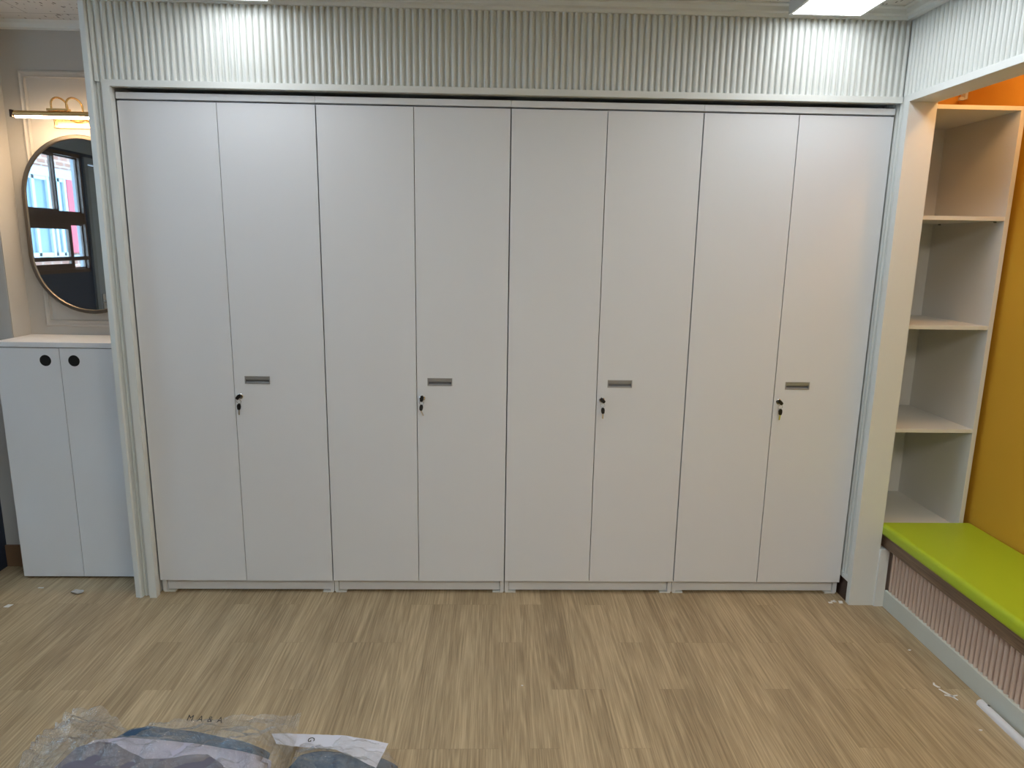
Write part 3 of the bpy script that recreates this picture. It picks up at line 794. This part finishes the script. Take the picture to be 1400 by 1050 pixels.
def pad(name, w, d, h, loc, rz, m, label, cat, group=None, sag=0.0, piping=None, seed=1):
    t_ = thing(name, label, cat, loc, rz, group)
    b_ = MB()
    NX, NY = 40, 28
    def pt(u, v, top):
        # superellipse outline
        a = u * 2 - 1; c = v * 2 - 1
        x, y = a * w / 2, c * d / 2
        e = max(abs(a), 0) ** 6 + max(abs(c), 0) ** 6
        f = max(0.0, 1 - min(1, e)) ** 0.45
        z = h * 0.5 + (h * 0.5 * f * (1 if top else -0.98))
        if top: z += f * (noise2(x, y, 9, seed) * 0.006 + noise2(x, y, 26, seed + 1) * 0.003) - sag * f * (a * a)
        k = 0.90 + 0.10 * (1 - (abs(a) * abs(c)) ** 3)
        return (x * k, y * k, max(0.0005, z))
    for top in (True, False):
        g = [[b_.bm.verts.new(pt(i / NX, j / NY, top)) for i in range(NX + 1)] for j in range(NY + 1)]
        for j in range(NY):
            for i in range(NX):
                q = (g[j][i], g[j][i + 1], g[j + 1][i + 1], g[j + 1][i])
                b_.bm.faces.new(q if top else q[::-1])
    bmesh.ops.remove_doubles(b_.bm, verts=b_.bm.verts[:], dist=0.0004)
    b_.build('cover', m, t_, smooth=True)
    if piping:
        p_ = MB()
        pts = []
        n = 60
        for i in range(n + 1):
            a = 2 * math.pi * i / n
            ca, sa = math.cos(a), math.sin(a)
            e = 0.30
            x = math.copysign(abs(ca) ** e, ca) * w / 2 * 0.985; y = math.copysign(abs(sa) ** e, sa) * d / 2 * 0.985
            kx, ky = abs(x) / (w / 2), abs(y) / (d / 2)
            k = 0.90 + 0.10 * (1 - (kx * ky) ** 3)
            pts.append((x * k, y * k, h * 0.5))
        p_.tube(pts, 0.006, 8, caps=False)
        p_.build('piping', piping, t_, smooth=True)
    return t_

pad('seat_cushion', 0.56, 0.62, 0.076, (-1.060, -1.302, 0.002), -0.225, blue_cloth, 'dark blue seat cushion in the larger clear plastic bag, lowest of its pile', 'cushion', 'blue seat cushions in plastic bags', piping=blue_piping, seed=2)
pad('foam_cushion', 0.64, 0.60, 0.062, (-1.035, -1.425, 0.0795), -0.157, lilac_light, 'pale lilac cushion with a shaded recess painted dark on it, topmost in the larger plastic bag', 'cushion', seed=5)
foam = bpy.data.objects['foam_cushion']
def dark_recess():  # dark patch stands for the shaded recess in the lilac sheet
    def top(u, v_):
        return 0.0
    far = [(-0.29 + 0.058 * k, 0.205 + 0.022 * math.sin(k * 1.1) - 0.02 * (k > 7) * (k - 7), 0.0665 - (0.012 if k in (0, 10) else 0)) for k in range(11)]
    near = [(-0.28 + 0.056 * k, -0.20, 0.068) for k in range(11)]
    o = patch('recess_patch', far, near, lambda u, v_: 0.002 + 0.004 * math.sin(v_ * 3.1), lilac_recess, foam, N=(40, 20), amp=0.004, seed=21)
    o['label'] = 'dark patch standing for the shaded recess in the lilac sheet'
pad('seat_cushion', 0.355, 0.60, 0.056, (-0.545, -1.375, 0.002), -0.16, blue_cloth, 'dark blue seat cushion in the smaller bag, under the white paper sheet', 'cushion', 'blue seat cushions in plastic bags', piping=blue_piping, seed=9)

def patch(name, far, near, zf, m, parent=None, N=(60, 30), amp=0.004, seed=1, crease=0.0):
    """a film between a far and a near polyline, lifted by zf(u, v)"""
    def along(poly, u):
        n = len(poly) - 1; t = u * n; i = min(int(t), n - 1); f = t - i
        return Vector(poly[i]).lerp(Vector(poly[i + 1]), f)
    b_ = MB()
    g = []
    for j in range(N[1] + 1):
        v_ = j / N[1]
        row = []
        for i in range(N[0] + 1):
            u = i / N[0]
            p = along(far, u).lerp(along(near, u), v_)
            p.z += zf(u, v_)
            nz = noise2(p.x, p.y, 14, seed) * amp - abs(noise2(p.x * 1.6, p.y * 0.7, 30, seed + 4)) * amp * 0.9 - abs(noise2(p.x * 0.6 + p.y * 0.5, p.y, 62, seed + 6)) * amp * 0.35 + amp * 0.3 - crease * abs(noise2(p.x * 0.32 + p.y * 0.1, p.y, 25, seed + 2)) + crease * 0.2 + crease * 0.5 * noise2(p.x, p.y * 0.6, 24, seed + 9)
            p.z = max(0.001, p.z + nz)
            row.append(b_.bm.verts.new(p))
        g.append(row)
    for j in range(N[1]):
        for i in range(N[0]): b_.bm.faces.new((g[j][i], g[j][i + 1], g[j + 1][i + 1], g[j + 1][i]))
    return b_.build(name, m, parent, smooth=True)

dark_recess()
def plastic_bag(far, near, zf, label, seed, marks=None):
    t_ = thing('plastic_bag', label, 'plastic bag', (0, 0, 0), 0, 'clear plastic bags on the floor')
    patch('film', far, near, zf, bag_m, t_, seed=seed, amp=0.009, crease=0.036, N=(240, 190))
    return t_
def hump(lo, hi, v0):
    return lambda u, v_: hi * min(1.0, max(0.0, (v_ - 0.02) / v0)) ** 0.7 * (min(1, u / 0.16) * min(1, (1 - u) / 0.10)) ** 0.5
bag1 = plastic_bag([(-1.480, -1.02, 0.045), (-1.430, -0.965, 0.05), (-1.468, -0.875, 0.06), (-1.36, -0.895, 0.05), (-1.24, -0.985, 0.055), (-1.10, -0.965, 0.060), (-0.97, -0.955, 0.062), (-0.83, -0.952, 0.072), (-0.687, -0.955, 0.078)],
                   [(-1.36, -1.85, 0.01), (-1.33, -1.86, 0.01), (-1.28, -1.87, 0.01), (-1.2, -1.87, 0.01), (-1.05, -1.87, 0.01), (-0.95, -1.87, 0.01), (-0.85, -1.87, 0.01), (-0.72, -1.87, 0.01), (-0.60, -1.86, 0.01)],
                   lambda u, v_: 0.112 * min(1.0, v_ / 0.24) ** 1.15 * (min(1, max(0, u - 0.03) / 0.22) * min(1, (1.001 - u) / 0.08)) ** 0.6,
                   'larger crinkled clear plastic bag over the lilac and blue cushions', 3)
bag2 = plastic_bag([(-0.665, -1.055, 0.055), (-0.58, -1.06, 0.065), (-0.458, -1.050, 0.07), (-0.37, -1.10, 0.05), (-0.337, -1.122, 0.03)],
                   [(-0.62, -1.80, 0.01), (-0.56, -1.8, 0.01), (-0.48, -1.8, 0.01), (-0.40, -1.8, 0.01), (-0.34, -1.8, 0.01)],
                   lambda u, v_: 0.03 * min(1.0, v_ / 0.15) * min(1, (1.001 - u) / 0.10), 'smaller clear plastic bag over the blue cushion with a white sheet', 8)

# white paper sheet folded over the second cushion
sheet = thing('paper_sheet', 'white paper sheet with a black letter lying over the smaller blue cushion', 'paper')
patch('sheet', [(-0.78, -0.985, 0.030), (-0.54, -1.025, 0.056), (-0.384, -1.062, 0.054)], [(-0.74, -1.06, 0.050), (-0.54, -1.10, 0.062), (-0.405, -1.175, 0.061)], lambda u, v_: 0.002, paper_m, sheet, N=(30, 12), amp=0.003, seed=11)

def lettering(txt, size, loc, rot, parent, name='lettering'):
    cu = bpy.data.curves.new(name, 'FONT'); cu.body = txt; cu.size = size; cu.extrude = 0.0002; cu.align_x = 'CENTER'
    o = bpy.data.objects.new(name + '_src', cu); col.objects.link(o)
    C.view_layer.update()
    me = bpy.data.meshes.new_from_object(o.evaluated_get(C.evaluated_depsgraph_get()))
    bpy.data.objects.remove(o)
    me.materials.clear(); me.materials.append(ink)
    q = bpy.data.objects.new(name, me); col.objects.link(q)
    q.location = loc; q.rotation_euler = rot; q.parent = parent
    return q
lettering('G', 0.030, (-0.640, -1.058, 0.0655), (0.0, 0.0, -1.4), sheet, 'printed_letter')
lettering('M  A  &  A', 0.027, (-0.985, -1.012, 0.097), (0.5, 0, -0.10), bag1, 'printed_letters')
